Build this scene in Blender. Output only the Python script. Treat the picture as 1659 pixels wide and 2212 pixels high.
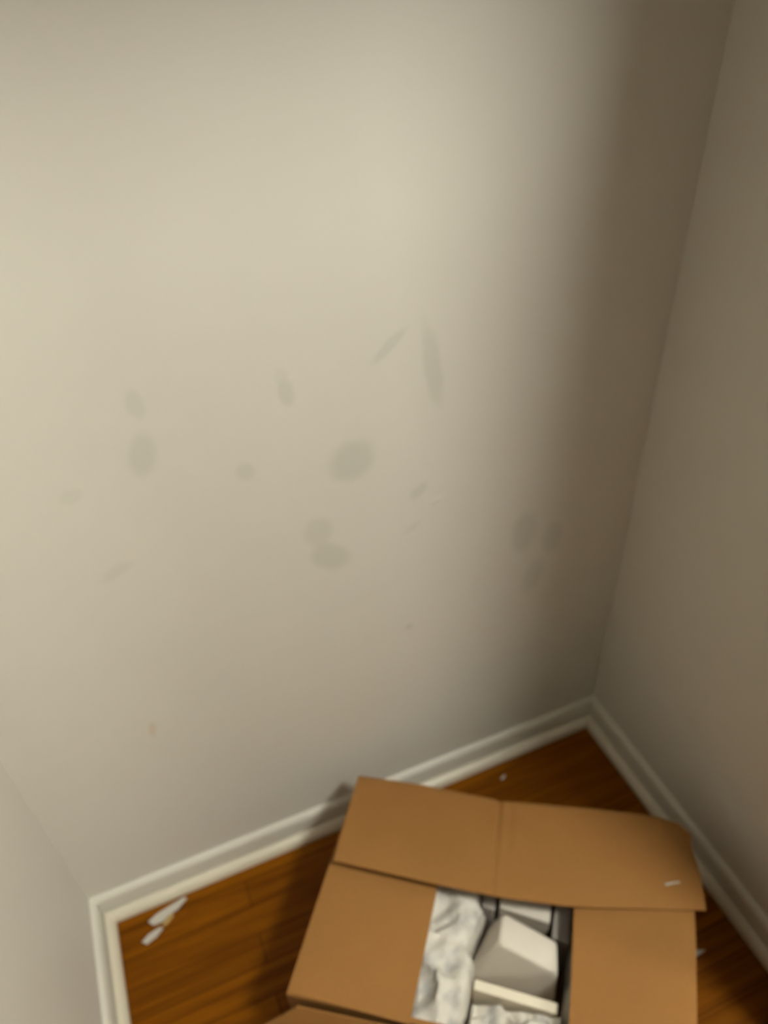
import bpy, bmesh, math, random
from mathutils import Vector, Matrix, noise

C = bpy.context.scene
for o in list(bpy.data.objects):
    bpy.data.objects.remove(o)
col = C.collection

# ------------------------------------------------------------------ camera
W, CEIL = 1.1816, 2.70
R = Vector((0.92159219, -0.38538647, -0.04631527))
U = Vector((0.2776649, 0.57116071, 0.77244912))
F = Vector((0.27123797, 0.7247432, -0.63338555))
cam = bpy.data.cameras.new('camera')
cam.sensor_fit = 'VERTICAL'
cam.sensor_height = 36.0
cam.sensor_width = 27.0
cam.lens = 1662.1 / 2212 * 36.0
cam.clip_start = 0.02
cam.dof.use_dof = True                       # the photo is focused in front of everything it shows
cam.dof.focus_distance = 0.62
cam.dof.aperture_fstop = 3.8
camo = bpy.data.objects.new('camera', cam)
M = Matrix.Identity(4)
for i in range(3):
    M[i][0], M[i][1], M[i][2] = R[i], U[i], -F[i]
M[0][3], M[1][3], M[2][3] = -0.8421, -0.8930, 1.6
camo.matrix_world = M
col.objects.link(camo)
C.camera = camo

# ------------------------------------------------------------------ light, exposure
LAMP_POS = (0.075, -1.42, CEIL)                # a small globe lamp on the ceiling in the room outside the closet
LAMP_STRENGTH = 172.0
FILL_POS = (1.3, -2.0, CEIL)                   # dimmer fill globe, unseen, added to brighten the left wall
FILL_STRENGTH = 72.0
LAMP_COLOR = (1.0, 1.0, 0.90)
world = bpy.data.worlds.new('world')
C.world = world
world.use_nodes = True
world.node_tree.nodes['Background'].inputs[0].default_value = (1.0, 0.86, 0.66, 1)
world.node_tree.nodes['Background'].inputs[1].default_value = 0.02
vs = C.view_settings
vs.view_transform = 'Standard'
vs.look = 'None'
vs.gamma = 1
vs.use_curve_mapping = False
vs.exposure = 0.0
C.cycles.max_bounces = 12
C.cycles.diffuse_bounces = 8

# ------------------------------------------------------------------ helpers
def obj(name, bm, mat, parent=None, smooth=False):
    me = bpy.data.meshes.new(name)
    bmesh.ops.recalc_face_normals(bm, faces=bm.faces)
    bm.to_mesh(me)
    bm.free()
    o = bpy.data.objects.new(name, me)
    col.objects.link(o)
    if mat:
        me.materials.append(mat)
    if smooth:
        for p in me.polygons:
            p.use_smooth = True
    if parent:
        o.parent = parent
        o.matrix_parent_inverse = Matrix.Translation(-parent.location)
    return o

def struct(name, bm, mat):
    o = obj(name, bm, mat)
    o['kind'] = 'structure'
    return o

def tag(o, label, cat, group=None):
    o['label'] = label
    o['category'] = cat
    if group:
        o['group'] = group
    return o

def thing(name, label, cat, loc, group=None):
    o = bpy.data.objects.new(name, None)
    col.objects.link(o)
    o.location = loc
    o.empty_display_size = 0.05
    return tag(o, label, cat, group)

def add_box(bm, a, b):
    vs_ = [bm.verts.new((x, y, z)) for x in (a[0], b[0]) for y in (a[1], b[1]) for z in (a[2], b[2])]
    for f in ((0, 1, 3, 2), (4, 6, 7, 5), (0, 4, 5, 1), (2, 3, 7, 6), (0, 2, 6, 4), (1, 5, 7, 3)):
        bm.faces.new([vs_[i] for i in f])

def box_bm(a, b):
    bm = bmesh.new()
    add_box(bm, a, b)
    return bm

def sheet(grid, thick):
    """A closed slab: grid[i][j] are top points; the underside follows at a distance."""
    bm = bmesh.new()
    n, m = len(grid), len(grid[0])
    top = [[bm.verts.new(p) for p in row] for row in grid]
    bot = []
    for i in range(n):
        row = []
        for j in range(m):
            a = Vector(grid[min(i + 1, n - 1)][j]) - Vector(grid[max(i - 1, 0)][j])
            b = Vector(grid[i][min(j + 1, m - 1)]) - Vector(grid[i][max(j - 1, 0)])
            nn = a.cross(b).normalized()
            if nn.z < 0:
                nn = -nn
            row.append(bm.verts.new(Vector(grid[i][j]) - nn * thick))
        bot.append(row)
    for i in range(n - 1):
        for j in range(m - 1):
            bm.faces.new((top[i][j], top[i + 1][j], top[i + 1][j + 1], top[i][j + 1]))
            bm.faces.new((bot[i][j], bot[i][j + 1], bot[i + 1][j + 1], bot[i + 1][j]))
    for i in range(n - 1):
        for j in (0, m - 1):
            bm.faces.new((top[i][j], top[i + 1][j], bot[i + 1][j], bot[i][j]))
    for j in range(m - 1):
        for i in (0, n - 1):
            bm.faces.new((top[i][j], top[i][j + 1], bot[i][j + 1], bot[i][j]))
    return bm

def lerp_poly(pts, t):
    """pts: list of (key, Vector); piecewise linear."""
    if t <= pts[0][0]:
        return Vector(pts[0][1])
    for (k0, p0), (k1, p1) in zip(pts, pts[1:]):
        if t <= k1:
            return Vector(p0).lerp(Vector(p1), (t - k0) / (k1 - k0))
    return Vector(pts[-1][1])

# ------------------------------------------------------------------ materials
class NT:
    def __init__(self, name):
        self.m = bpy.data.materials.new(name)
        self.m.use_nodes = True
        self.t = self.m.node_tree
        self.b = self.t.nodes['Principled BSDF']
    def n(self, typ, **kw):
        nd = self.t.nodes.new(typ)
        for k, v in kw.items():
            if hasattr(nd, k):
                setattr(nd, k, v)
            else:
                nd.inputs[k.replace('_', ' ')].default_value = v
        return nd
    def l(self, a, b):
        self.t.links.new(a, b)
    def mix(self, fac, a, b, blend='MIX'):
        nd = self.t.nodes.new('ShaderNodeMix')
        nd.data_type = 'RGBA'
        nd.blend_type = blend
        for i, v in ((0, fac), (6, a), (7, b)):
            if hasattr(v, 'is_linked'):
                self.l(v, nd.inputs[i])
            else:
                nd.inputs[i].default_value = v if i == 0 else (*v, 1)
        return nd.outputs[2]

def paint(name, color, rough=0.55, bump=0.02, stains=()):
    t = NT(name)
    co = t.n('ShaderNodeTexCoord')
    nz = t.n('ShaderNodeTexNoise', Scale=5.0, Detail=3.0)
    t.l(co.outputs['Object'], nz.inputs['Vector'])
    c = t.mix(nz.outputs['Fac'], tuple(v * 0.97 for v in color), tuple(min(1, v * 1.03) for v in color))
    if stains:
        wob = t.n('ShaderNodeTexNoise', Scale=22.0, Detail=2.0)
        t.l(co.outputs['Object'], wob.inputs['Vector'])
        off = t.n('ShaderNodeVectorMath', operation='MULTIPLY_ADD')
        t.l(wob.outputs['Color'], off.inputs[0])
        off.inputs[1].default_value = (0.016, 0, 0.016)
        off.inputs[2].default_value = (-0.008, 0, -0.008)
        ad = t.n('ShaderNodeVectorMath', operation='ADD')
        t.l(co.outputs['Object'], ad.inputs[0])
        t.l(off.outputs[0], ad.inputs[1])
        for (x, z, rx, rz, ang, amt, tint) in stains:
            mp = t.n('ShaderNodeMapping', vector_type='TEXTURE')
            mp.inputs['Location'].default_value = (x, 0, z)
            mp.inputs['Rotation'].default_value = (0, -math.radians(ang), 0)
            mp.inputs['Scale'].default_value = (rx, 1000, rz)
            t.l(ad.outputs[0], mp.inputs['Vector'])
            ln = t.n('ShaderNodeVectorMath', operation='LENGTH')
            t.l(mp.outputs[0], ln.inputs[0])
            mr = t.n('ShaderNodeMapRange', interpolation_type='SMOOTHSTEP')
            mr.inputs['From Min'].default_value = 0.6
            mr.inputs['From Max'].default_value = 1.35
            mr.inputs['To Min'].default_value = amt
            mr.inputs['To Max'].default_value = 0.0
            t.l(ln.outputs['Value'], mr.inputs['Value'])
            c = t.mix(mr.outputs[0], c, tint, 'MULTIPLY')
    t.l(c, t.b.inputs['Base Color'])
    t.b.inputs['Roughness'].default_value = rough
    bn = t.n('ShaderNodeTexNoise', Scale=120.0, Detail=4.0)
    t.l(co.outputs['Object'], bn.inputs['Vector'])
    bp = t.n('ShaderNodeBump', Strength=bump, Distance=0.01)
    t.l(bn.outputs['Fac'], bp.inputs['Height'])
    t.l(bp.outputs[0], t.b.inputs['Normal'])
    return t.m

def wood_floor():
    t = NT('oak_strip_floor')
    co = t.n('ShaderNodeTexCoord')
    br = t.n('ShaderNodeTexBrick', offset=0.37, offset_frequency=2, squash=1.0)
    br.inputs['Scale'].default_value = 1.0
    br.inputs['Brick Width'].default_value = 2.4
    br.inputs['Row Height'].default_value = 0.057
    br.inputs['Mortar Size'].default_value = 0.0012
    br.inputs['Mortar Smooth'].default_value = 0.3
    br.inputs['Bias'].default_value = 0.0
    br.inputs['Color1'].default_value = (0.235, 0.078, 0.0010, 1)
    br.inputs['Color2'].default_value = (0.145, 0.045, 0.0008, 1)
    br.inputs['Mortar'].default_value = (0.055, 0.016, 0.0006, 1)
    t.l(co.outputs['Object'], br.inputs['Vector'])
    mp = t.n('ShaderNodeMapping')
    mp.inputs['Scale'].default_value = (2.2, 38, 1)
    t.l(co.outputs['Object'], mp.inputs['Vector'])
    g = t.n('ShaderNodeTexNoise', Scale=1.6, Detail=5.0, Distortion=0.6)
    t.l(mp.outputs[0], g.inputs['Vector'])
    rp = t.n('ShaderNodeValToRGB')
    rp.color_ramp.elements[0].position = 0.32
    rp.color_ramp.elements[0].color = (0.62, 0.55, 0.5, 1)
    rp.color_ramp.elements[1].position = 0.62
    rp.color_ramp.elements[1].color = (1.05, 1.05, 1.0, 1)
    t.l(g.outputs['Fac'], rp.inputs['Fac'])
    c = t.mix(1.0, br.outputs['Color'], rp.outputs['Color'], 'MULTIPLY')
    t.l(c, t.b.inputs['Base Color'])
    t.b.inputs['Roughness'].default_value = 0.42
    t.b.inputs['Specular IOR Level'].default_value = 0.07
    bp = t.n('ShaderNodeBump', Strength=0.15, Distance=0.003)
    t.l(g.outputs['Fac'], bp.inputs['Height'])
    t.l(bp.outputs[0], t.b.inputs['Normal'])
    return t.m

def cardboard(name, color):
    t = NT(name)
    co = t.n('ShaderNodeTexCoord')
    nz = t.n('ShaderNodeTexNoise', Scale=7.0, Detail=4.0)
    t.l(co.outputs['Object'], nz.inputs['Vector'])
    c = t.mix(nz.outputs['Fac'], tuple(v * 0.9 for v in color), tuple(v * 1.1 for v in color))
    fb = t.n('ShaderNodeTexNoise', Scale=260.0, Detail=2.0)
    t.l(co.outputs['Object'], fb.inputs['Vector'])
    c = t.mix(0.1, c, fb.outputs['Color'], 'OVERLAY')
    t.l(c, t.b.inputs['Base Color'])
    t.b.inputs['Roughness'].default_value = 0.8
    t.b.inputs['Specular IOR Level'].default_value = 0.2
    bp = t.n('ShaderNodeBump', Strength=0.12, Distance=0.004)
    t.l(nz.outputs['Fac'], bp.inputs['Height'])
    t.l(bp.outputs[0], t.b.inputs['Normal'])
    return t.m

def plain(name, color, rough=0.6, var=0.06, scale=14.0, second=None):
    t = NT(name)
    co = t.n('ShaderNodeTexCoord')
    nz = t.n('ShaderNodeTexNoise', Scale=scale, Detail=3.0)
    t.l(co.outputs['Object'], nz.inputs['Vector'])
    if second:
        rp = t.n('ShaderNodeValToRGB')
        rp.color_ramp.elements[0].position = 0.52
        rp.color_ramp.elements[0].color = (*color, 1)
        rp.color_ramp.elements[1].position = 0.66
        rp.color_ramp.elements[1].color = (*second, 1)
        t.l(nz.outputs['Fac'], rp.inputs['Fac'])
        t.l(rp.outputs['Color'], t.b.inputs['Base Color'])
    else:
        c = t.mix(nz.outputs['Fac'], tuple(v * (1 - var) for v in color), tuple(min(1, v * (1 + var)) for v in color))
        t.l(c, t.b.inputs['Base Color'])
    t.b.inputs['Roughness'].default_value = rough
    return t.m

WALL = (0.60, 0.572, 0.51)
G = (0.80, 0.83, 0.80)      # grey patching compound, cooler than the paint
stains = [
    (-0.831, 1.111, 0.012, 0.020, 0, 0.45, G), (-0.839, 1.037, 0.018, 0.033, -10, 0.55, G),
    (-0.638, 1.073, 0.011, 0.019, 0, 0.55, G), (-0.642, 1.098, 0.008, 0.012, 0, 0.25, G),
    (-0.713, 0.966, 0.013, 0.015, 0, 0.45, G),
    (-0.554, 0.935, 0.036, 0.033, 20, 0.75, G), (-0.619, 0.818, 0.023, 0.027, 0, 0.5, G),
    (-0.604, 0.760, 0.036, 0.025, -45, 0.65, G), (-0.486, 1.108, 0.032, 0.008, 38, 0.6, G),
    (-0.420, 1.060, 0.014, 0.066, 8, 0.6, G), (-0.446, 0.842, 0.018, 0.010, 38, 0.55, G),
    (-0.239, 0.675, 0.025, 0.046, 0, 0.75, G), (-0.177, 0.640, 0.022, 0.034, 0, 0.55, G),
    (-0.211, 0.553, 0.021, 0.040, -15, 0.55, G), (-0.471, 0.532, 0.008, 0.006, 0, 0.8, G),
    (-0.953, 0.499, 0.006, 0.016, 0, 0.7, (0.9, 0.8, 0.7)), (-0.918, 0.857, 0.026, 0.009, 20, 0.3, G),
    (-0.460, 0.769, 0.020, 0.007, 30, 0.35, G), (-0.942, 1.000, 0.016, 0.010, 35, 0.3, G),
    (-0.414, 0.815, 0.016, 0.004, 20, 0.5, (1.12, 1.12, 1.12)),
    (-0.418, 0.806, 0.009, 0.004, 20, 0.45, G),
]
m_back = paint('wall_paint_patched', WALL, stains=stains)
m_wall = paint('wall_paint', WALL)
m_trim = paint('trim_paint', (0.60, 0.575, 0.505), rough=0.35, bump=0.01)
m_shoe = paint('shoe_paint_worn', (0.585, 0.535, 0.425), rough=0.4, bump=0.05)
m_ceil = paint('ceiling_paint', (0.40, 0.385, 0.345), rough=0.8)
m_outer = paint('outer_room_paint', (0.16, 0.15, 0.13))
m_floor = wood_floor()
m_card = cardboard('corrugated_cardboard', (0.265, 0.124, 0.034))
m_white = plain('white_wrapping_paper', (0.64, 0.585, 0.505), 0.55)
m_foam = plain('cream_foam', (0.72, 0.655, 0.52), 0.8)
m_crumple = plain('printed_white_paper', (0.60, 0.565, 0.50), 0.6, scale=26.0, second=(0.40, 0.385, 0.365))
m_grey = plain('grey_plastic_wrap', (0.40, 0.36, 0.33), 0.4)
m_chip = plain('peeled_white_paint', (0.44, 0.41, 0.36), 0.6)
m_tan = plain('tan_sliver', (0.38, 0.25, 0.08), 0.6)  # tan for the small sliver on the floor
m_metal = plain('lamp_white_metal', (0.7, 0.7, 0.68), 0.4)
def lit_glass(name, strength):
    t = NT(name)
    t.b.inputs['Base Color'].default_value = (0.9, 0.88, 0.8, 1)
    t.b.inputs['Emission Color'].default_value = (*LAMP_COLOR, 1)
    t.b.inputs['Emission Strength'].default_value = strength
    return t.m

# ------------------------------------------------------------------ room shell
YJ0, YJ1, XJ = -0.74, -0.70, -0.105           # closet front: the jamb on the right
ZH = 2.03                                      # underside of the closet header
XL, XR, YF = -2.7, 1.9, -3.7
struct('floor', box_bm((XL - 0.1, YF - 0.1, -0.05), (XR + 0.1, 0.1, 0.0)), m_floor)
struct('ceiling', box_bm((XL - 0.1, YF - 0.1, CEIL), (XR + 0.1, 0.1, CEIL + 0.05)), m_ceil)
struct('wall_back', box_bm((-W - 0.1, 0.0, 0.0), (0.1, 0.1, CEIL)), m_back)
struct('wall_left', box_bm((-W - 0.1, YJ1, 0.0), (-W, 0.0, CEIL)), m_wall)
struct('wall_right', box_bm((0.0, YJ1, 0.0), (0.1, 0.0, CEIL)), m_wall)
bm = bmesh.new()
add_box(bm, (XJ, YJ0, 0.0), (XR, YJ1, CEIL))
add_box(bm, (XL, YJ0, 0.0), (-W, YJ1, CEIL))
add_box(bm, (-W, YJ0, ZH), (XJ, YJ1, CEIL))
struct('wall_front', bm, m_wall)
struct('wall_outer_right', box_bm((XR, YF, 0.0), (XR + 0.1, YJ1, CEIL)), m_outer)
struct('wall_outer_left', box_bm((XL - 0.1, YF, 0.0), (XL, YJ1, CEIL)), m_outer)
struct('wall_far', box_bm((XL, YF - 0.1, 0.0), (XR, YF, CEIL)), m_outer)

# baseboards: a flat board with an eased cap and a quarter round shoe at its foot
HB = 0.070
BOARD = [(0, 0), (0.013, 0), (0.013, 0.052), (0.0125, 0.058), (0.010, 0.064), (0.006, 0.068), (0.0, HB)]
SHOE = [(0.0146, 0.0), (0.033, 0.0), (0.0328, 0.006), (0.031, 0.012), (0.027, 0.0175), (0.021, 0.021), (0.0148, 0.0225)]

def run(profile, p0, p1, inward, miter0, miter1):
    """Extrude a profile along p0-p1; inward is the unit vector off the wall, miter shifts the ends with depth."""
    bm = bmesh.new()
    p0, p1, inward = Vector(p0), Vector(p1), Vector(inward)
    d = (p1 - p0).normalized()
    rings = []
    for p, s, k in ((p0, miter0, 1), (p1, miter1, -1)):
        rings.append([bm.verts.new(p + inward * a + Vector((0, 0, z)) + d * (a * s * k)) for a, z in profile])
    n = len(profile)
    for i in range(n):
        bm.faces.new((rings[0][i], rings[0][(i + 1) % n], rings[1][(i + 1) % n], rings[1][i]))
    bm.faces.new(rings[0])
    bm.faces.new(rings[1][::-1])
    return bm

g = 0.0006
for side, p0, p1, inw, m0, m1 in (
        ('back', (-W + g, -g, g), (-g, -g, g), (0, -1, 0), 1, 1),
        ('left', (-W + g, YJ1 + g, g), (-W + g, -g, g), (1, 0, 0), 0, 1),
        ('right', (-g, YJ1 + g, g), (-g, -g, g), (-1, 0, 0), 0, 1)):
    struct('baseboard_' + side, run(BOARD, p0, p1, inw, m0, m1), m_trim)
for i, (p0, p1, inw, m0, m1) in enumerate((
        ((-W + g, -g, g), (-g, -g, g), (0, -1, 0), 1, 1),
        ((-W + g, YJ1 + g, g), (-W + g, -g, g), (1, 0, 0), 0, 1),
        ((-g, YJ1 + g, g), (-g, -g, g), (-1, 0, 0), 0, 1))):
    struct('trim_%d' % (i + 1), run(SHOE, p0, p1, inw, m0, m1), m_shoe)

# ceiling lamp of the room and the added fill globe
def lathe(pts, loc, n=40):
    bm = bmesh.new()
    rings = []
    for r, z in pts:
        rings.append([bm.verts.new((loc[0] + r * math.cos(2 * math.pi * k / n), loc[1] + r * math.sin(2 * math.pi * k / n), loc[2] + z)) for k in range(n)])
    for a, b in zip(rings, rings[1:]):
        for k in range(n):
            bm.faces.new((a[k], a[(k + 1) % n], b[(k + 1) % n], b[k]))
    bm.faces.new(rings[0])
    bm.faces.new(rings[-1][::-1])
    return bm
for pos, strength, label in (
        (LAMP_POS, LAMP_STRENGTH, 'glowing frosted globe in a white socket on the ceiling just outside the closet'),
        (FILL_POS, FILL_STRENGTH, 'added unseen fill globe, dimmer, on the room ceiling farther from the closet, towards the right wall')):
    lamp = thing('ceiling_lamp', label, 'ceiling lamp', pos)
    obj('socket', lathe([(0.095, -0.001), (0.098, -0.014), (0.09, -0.024), (0.055, -0.028), (0.05, -0.034)], pos), m_metal, lamp, True)
    obj('globe', lathe([(0.155 * math.sin(a_), -0.19 + 0.155 * math.cos(a_)) for a_ in [0.32 + (3.10 - 0.32) * k / 16 for k in range(17)]], pos), lit_glass('lamp_glass_lit', strength), lamp, True)

# ------------------------------------------------------------------ cardboard box
RL = Vector((-0.614, -0.048, 0))
BU = Vector((0.531, -0.359, 0))              # along the rear edge
BV = Vector((-0.253, -0.322, 0))             # rear to front
HBX = 0.20
def bx(a, b, z):
    return RL + BU * a + BV * b + Vector((0, 0, z))

box = thing('cardboard_box', 'large open brown cardboard shipping box on the wood floor in the closet corner', 'box', tuple(bx(0.5, 0.5, 0)))

rear = [(0.0, 0.0, 0.0), (0.2, 0.0, 0.003), (0.43, 0.012, 0.0), (0.445, 0.02, 0.0), (0.47, 0.012, 0.0), (0.7, -0.012, 0.004),
        (0.90, -0.025, 0.004), (0.965, -0.012, 0.0), (1.0, 0.03, -0.002)]
right = [(1.0, 0.2, 0), (1.003, 0.5, 0), (1.0, 0.8, 0), (1.0, 1.0, 0)]
front = [(0.75, 1.005, 0), (0.5, 1.01, 0), (0.25, 1.005, 0), (0.0, 1.0, 0)]
left = [(0.0, 0.75, 0), (0.0, 0.5, 0), (0.0, 0.25, 0)]
loop = rear + right + front + left
bm = bmesh.new()
tw = 0.008
def ins(a, b):
    return (0.5 + (a - 0.5) * (1 - 2 * tw / 0.64), 0.5 + (b - 0.5) * (1 - 2 * tw / 0.41))
zo = [0.0005, 0.1, HBX]
ro = [[bm.verts.new(bx(min(max(a, 0), 1) if k == 0 else a, max(b, 0) if k == 0 else b, z + (dz if k == 2 else 0))) for a, b, dz in loop] for k, z in enumerate(zo)]
ri = [[bm.verts.new(bx(*ins(a, b), z + (dz if k == 1 else 0))) for a, b, dz in loop] for k, z in enumerate((0.006, HBX))]
n = len(loop)
for A, B in ((ro[0], ro[1]), (ro[1], ro[2]), (ro[2], ri[1]), (ri[1], ri[0])):
    for k in range(n):
        bm.faces.new((A[k], A[(k + 1) % n], B[(k + 1) % n], B[k]))
bm.faces.new(ro[0])
bm.faces.new(ri[0])
obj('box_body', bm, m_card, box)

# rear flap: folded in over the side flaps, buckled at the middle
hinge = [(a, (a, b, HBX + 0.004 + dz)) for a, b, dz in rear]
frontedge = [(0.0, (0.020, 0.472, 0.232)), (0.14, (0.164, 0.484, 0.232)), (0.30, (0.318, 0.493, 0.229)),
             (0.47, (0.495, 0.490, 0.221)), (0.66, (0.679, 0.471, 0.215)), (0.85, (0.86, 0.424, 0.212)), (1.0, (1.028, 0.380, 0.210))]
ss = [0, 0.03, 0.08, 0.14, 0.2, 0.26, 0.32, 0.38, 0.42, 0.438, 0.446, 0.454, 0.464, 0.474, 0.482, 0.49, 0.52, 0.58, 0.64, 0.7, 0.76, 0.82, 0.87, 0.91, 0.94, 0.965, 0.985, 1.0]
tt = [0, 0.04, 0.1, 0.2, 0.32, 0.45, 0.6, 0.75, 0.88, 1.0]
grid = []
for s in ss:
    row = []
    h, e = lerp_poly(hinge, s), lerp_poly(frontedge, s)
    for k in tt:
        q = h.lerp(e, k)
        z = q.z + 0.006 * math.sin(math.pi * k) ** 0.8
        if k == 0:
            z -= 0.003
        cr = max(0, 1 - abs(s - 0.446) / 0.009) + 0.8 * max(0, 1 - abs(s - 0.478) / 0.007) * (1 if k < 0.5 else 0.3)
        z -= 0.004 * cr * (1 - 0.6 * k)
        z += 0.0012 * noise.noise(Vector((s * 7, k * 4, 3)))
        # the far right corner droops over the rounded box corner
        z -= 0.022 * max(0, (s - 0.9) / 0.1) ** 2 * max(0, 1 - k * 1.6)
        row.append(bx(q.x, q.y, z))
    grid.append(row)
obj('flap', sheet(grid, 0.0035), m_card, box)

def flap_grid(c00, c10, c01, c11, nx, ny, fn):
    c00, c10, c01, c11 = (Vector(c) for c in (c00, c10, c01, c11))
    g_ = []
    for i in range(nx + 1):
        row = []
        for j in range(ny + 1):
            s, k = i / nx, j / ny
            q = c00.lerp(c10, s).lerp(c01.lerp(c11, s), k)
            row.append(bx(q.x, q.y, q.z + fn(s, k)))
        g_.append(row)
    return g_
# left and right side flaps, folded in flat under the rear one
obj('flap', sheet(flap_grid((0.0, 0.015, 0.2045), (0.0, 0.995, 0.2045), (0.312, 0.02, 0.199), (0.321, 1.012, 0.200), 16, 10,
    lambda s, k: 0.0015 * math.sin(math.pi * k) + 0.001 * noise.noise(Vector((s * 5, k * 3, 9))) - 0.002 * max(0, 1 - k / 0.12) - 0.004 * max(0, (0.14 - s) / 0.14)), 0.0035), m_card, box)
obj('flap', sheet(flap_grid((0.998, 0.05, 0.2045), (0.999, 0.99, 0.2045), (0.677, 0.03, 0.199), (0.703, 1.005, 0.200), 16, 10,
    lambda s, k: 0.0015 * math.sin(math.pi * k) + 0.001 * noise.noise(Vector((s * 5, k * 3, 4))) - 0.002 * max(0, 1 - k / 0.12) - 0.004 * max(0, (0.14 - s) / 0.14)), 0.0035), m_card, box)
# front flap: hangs outward and down
fg = []
for i in range(15):
    s = i / 14
    row = []
    for j in range(9):
        k = j / 8
        dn = 0.185 * k
        out = 0.008 + dn * (0.46 if k < 0.15 else 0.41) + 0.004 * math.sin(math.pi * k)
        a = 0.035 + (0.975 - 0.035) * s
        a -= (1 - s) ** 2 * 0.115 * min(1, k / 0.35)
        z = HBX - 0.004 - dn + 0.002 * noise.noise(Vector((s * 5, k * 3, 1)))
        row.append(bx(a, 1.012 + out / 0.41, z))
    fg.append(row)
obj('flap', sheet(fg, 0.0035), m_card, box)

# ------------------------------------------------------------------ what is packed in the box
def hull(pts):
    bm = bmesh.new()
    for p in pts:
        bm.verts.new(p)
    r = bmesh.ops.convex_hull(bm, input=bm.verts)
    bmesh.ops.delete(bm, geom=[v for v in r['geom_interior'] if isinstance(v, bmesh.types.BMVert)], context='VERTS')
    return bm

def soften(bm, off=0.003, seg=2):
    bmesh.ops.remove_doubles(bm, verts=bm.verts, dist=1e-5)
    bmesh.ops.dissolve_limit(bm, angle_limit=0.02, verts=bm.verts, edges=bm.edges)
    bmesh.ops.bevel(bm, geom=list(bm.edges), offset=off, segments=seg, profile=0.6, affect='EDGES', clamp_overlap=True)
    return bm

ZB = 0.0065
# the white parcel with a sloping front
par = [bx(*p) for p in (
    (0.502, 0.495, 0.170), (0.655, 0.575, 0.168), (0.665, 0.700, 0.168), (0.503, 0.630, 0.172),
    (0.452, 0.690, 0.075), (0.672, 0.735, 0.075), (0.432, 0.665, 0.075), (0.462, 0.48, 0.075), (0.665, 0.57, 0.075),
    (0.452, 0.690, ZB), (0.672, 0.735, ZB), (0.432, 0.665, ZB), (0.462, 0.48, ZB), (0.665, 0.57, ZB))]
o = obj('wrapped_parcel', soften(hull(par), 0.006, 3), m_white, smooth=False)
tag(o, 'white paper-wrapped parcel with a steep front in the middle of the open box', 'parcel')

def oblique(a0, b0, a1, b1, w, z0, z1):
    """an upright slab from (a0,b0) to (a1,b1), w thick towards the front of the box"""
    return [bx(a, b + d, z) for a, b in ((a0, b0), (a1, b1)) for d in (0, w) for z in (z0, z1)]
o = obj('foam_board', soften(hull(oblique(0.457, 0.768, 0.674, 0.797, 0.040, ZB, 0.156)), 0.002), m_foam)
tag(o, 'cream foam board standing on edge in front of the white parcel', 'foam board')

# grey cartons in the dark gap at the rear
for a0, b0, a1, b1, w, z1, mt, lab in (
        (0.490, 0.34, 0.632, 0.37, 0.115, 0.150, m_white, 'small white carton behind the parcel, half under the rear flap'),
        (0.643, 0.38, 0.690, 0.39, 0.155, 0.140, m_grey, 'small grey carton at the right end of the white carton behind the parcel'),
        (0.440, 0.30, 0.478, 0.31, 0.150, 0.138, m_grey, 'narrow grey carton beside the dark slot at the rear of the box')):
    o = obj('packed_carton', soften(hull(oblique(a0, b0, a1, b1, w, ZB, z1)), 0.003), mt)
    tag(o, lab, 'carton')

def crumple(a0, a1, b0, b1, ztop, amp, seed, n=34, right=None, count=26):
    """a wad of packing paper: creased facets on top, standing on the box bottom"""
    rnd = random.Random(seed)
    cells = [(rnd.uniform(a0 - .02, a1 + .02), rnd.uniform(b0 - .05, b1 + .05), rnd.uniform(-1, 1), rnd.uniform(-1, 1), rnd.uniform(-1, 1)) for _ in range(count)]
    bm = bmesh.new()
    m = max(6, int(n * 0.64 * (a1 - a0) / (0.41 * (b1 - b0))))
    top = []
    for i in range(m + 1):
        row = []
        for j in range(n + 1):
            b = b0 + (b1 - b0) * j / n
            a = a0 + ((right(b) if right else a1) - a0) * i / m
            best = sorted(((a - c[0]) * 0.64) ** 2 + ((b - c[1]) * 0.41) ** 2 for c in cells)[:2]
            ci = min(cells, key=lambda c: ((a - c[0]) * 0.64) ** 2 + ((b - c[1]) * 0.41) ** 2)
            z = ztop + amp * (0.55 * ci[2] * 0.4 + 9 * ci[3] * (a - ci[0]) * 0.64 * 2 + 9 * ci[4] * (b - ci[1]) * 0.41 * 2)
            z += amp * 0.5 * noise.noise(Vector((a * 22, b * 14, seed)))
            edge = min(i, m - i, j, n - j)
            z -= 0.012 * max(0, 1 - edge / 2) ** 1.5
            row.append(bm.verts.new(bx(a, b, min(z, 0.183))))
        top.append(row)
    for i in range(m):
        for j in range(n):
            bm.faces.new((top[i][j], top[i + 1][j], top[i + 1][j + 1], top[i][j + 1]))
    rim = [top[i][0] for i in range(m + 1)] + [top[m][j] for j in range(1, n + 1)] + [top[i][n] for i in range(m - 1, -1, -1)] + [top[0][j] for j in range(n - 1, 0, -1)]
    low = [bm.verts.new((v.co.x, v.co.y, ZB)) for v in rim]
    for k in range(len(rim)):
        bm.faces.new((rim[k], low[k], low[(k + 1) % len(rim)], rim[(k + 1) % len(rim)]))
    bm.faces.new(low)
    bmesh.ops.smooth_vert(bm, verts=[v for r_ in top for v in r_], factor=0.5, use_axis_x=False, use_axis_y=False, use_axis_z=True)
    return bm
o = obj('packing_paper', crumple(0.10, 0.425, 0.36, 0.985, 0.158, 0.030, 3, 44,
    lambda b: 0.433 if b < 0.47 else (0.457 - 0.03 * (b - 0.48) / 0.185 if 0.48 < b < 0.665 else (0.445 if b <= 0.48 else min(0.449, 0.427 + (b - 0.665) * 0.6))), 15), m_crumple)
tag(o, 'crumpled white packing paper along the left side of the box opening', 'packing paper')
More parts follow.
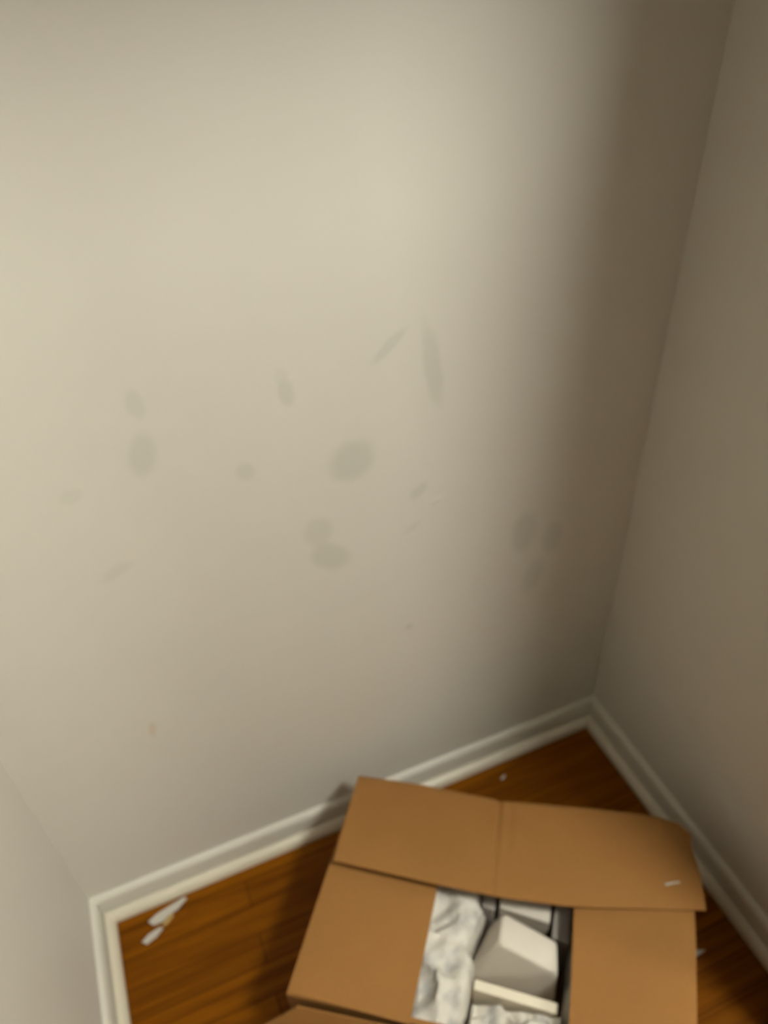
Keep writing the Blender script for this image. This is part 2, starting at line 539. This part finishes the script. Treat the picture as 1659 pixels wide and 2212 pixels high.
o = obj('packing_paper', crumple(0.456, 0.69, 0.838, 0.985, 0.152, 0.030, 21, 22, None, 12), m_crumple)
tag(o, 'crumpled white packing paper in front of the cream foam board', 'packing paper')
o = obj('packing_paper', crumple(0.694, 0.90, 0.45, 0.985, 0.135, 0.022, 12, 30, None, 12), m_crumple)
tag(o, 'crumpled packing paper in the shade of the right side flap', 'packing paper')

# ------------------------------------------------------------------ flakes of paint and paper
def chip(name, outline, base, z, thick, curl, mat, label, cat, group=None):
    """a thin curled flake from an outline of (x, y) points"""
    pts = [Vector((x, y, 0)) for x, y in outline]
    c = sum(pts, Vector()) / len(pts)
    bm = bmesh.new()
    def up(p, f):
        d = (p - c) * f
        r2 = (d.length / max((q - c).length for q in pts)) ** 2
        return Vector((c.x + d.x, c.y + d.y, z + curl * r2))
    rings = []
    for lift in (0, thick):
        rr = [[bm.verts.new(up(p, f) + Vector((0, 0, lift))) for p in pts] for f in (0.5, 1.0)]
        cc = bm.verts.new((c.x, c.y, z + lift))
        rings.append(rr[1])
        for k in range(len(pts)):
            k2 = (k + 1) % len(pts)
            bm.faces.new((cc, rr[0][k], rr[0][k2]))
            bm.faces.new((rr[0][k], rr[1][k], rr[1][k2], rr[0][k2]))
    for k in range(len(pts)):
        k2 = (k + 1) % len(pts)
        bm.faces.new((rings[0][k], rings[1][k], rings[1][k2], rings[0][k2]))
    o = obj(name, bm, mat)
    return tag(o, label, cat, group)
PG = 'flakes on the closet floor'
chip('paint_chip', [(-1.088, -0.060), (-1.070, -0.050), (-1.045, -0.044), (-1.012, -0.040), (-1.006, -0.046), (-1.028, -0.058), (-1.048, -0.062), (-1.062, -0.070), (-1.080, -0.071)],
     None, 0.0005, 0.0015, 0.006, m_chip, 'long white paint flake on the floor against the left end of the back baseboard', 'paint flake', PG)
chip('paint_chip', [(-1.106, -0.094), (-1.092, -0.083), (-1.068, -0.079), (-1.062, -0.085), (-1.078, -0.094), (-1.098, -0.102)],
     None, 0.0005, 0.0015, 0.005, m_chip, 'short white paint flake on the floor nearest the left closet wall', 'paint flake', PG)
chip('floor_sliver', [(-1.064, -0.0765), (-1.052, -0.066), (-1.040, -0.062), (-1.038, -0.067), (-1.050, -0.076), (-1.060, -0.0805)],
     None, 0.0005, 0.001, 0.002, m_tan, 'small tan sliver on the floor between the two white flakes at left', 'sliver', PG)
chip('paint_chip', [(-0.290, -0.070), (-0.280, -0.064), (-0.273, -0.064), (-0.278, -0.070), (-0.286, -0.073)],
     None, 0.0005, 0.001, 0.002, m_chip, 'tiny white fleck on the dark floor behind the box', 'paint flake', PG)
chip('paper_shred', [(-0.139, -0.536), (-0.128, -0.537), (-0.114, -0.545), (-0.128, -0.546), (-0.140, -0.547)],
     None, 0.0005, 0.001, 0.004, m_chip, 'small white paper shred on the dark floor at the right side of the box', 'paper scrap', PG)
chip('paper_shred', [(-0.202, -0.476), (-0.190, -0.478), (-0.176, -0.483), (-0.177, -0.4855), (-0.190, -0.4815), (-0.201, -0.480)],
     None, 0.2145, 0.0006, 0.001, m_chip, 'thin white paper sliver lying on the rear flap near its right end', 'paper scrap')
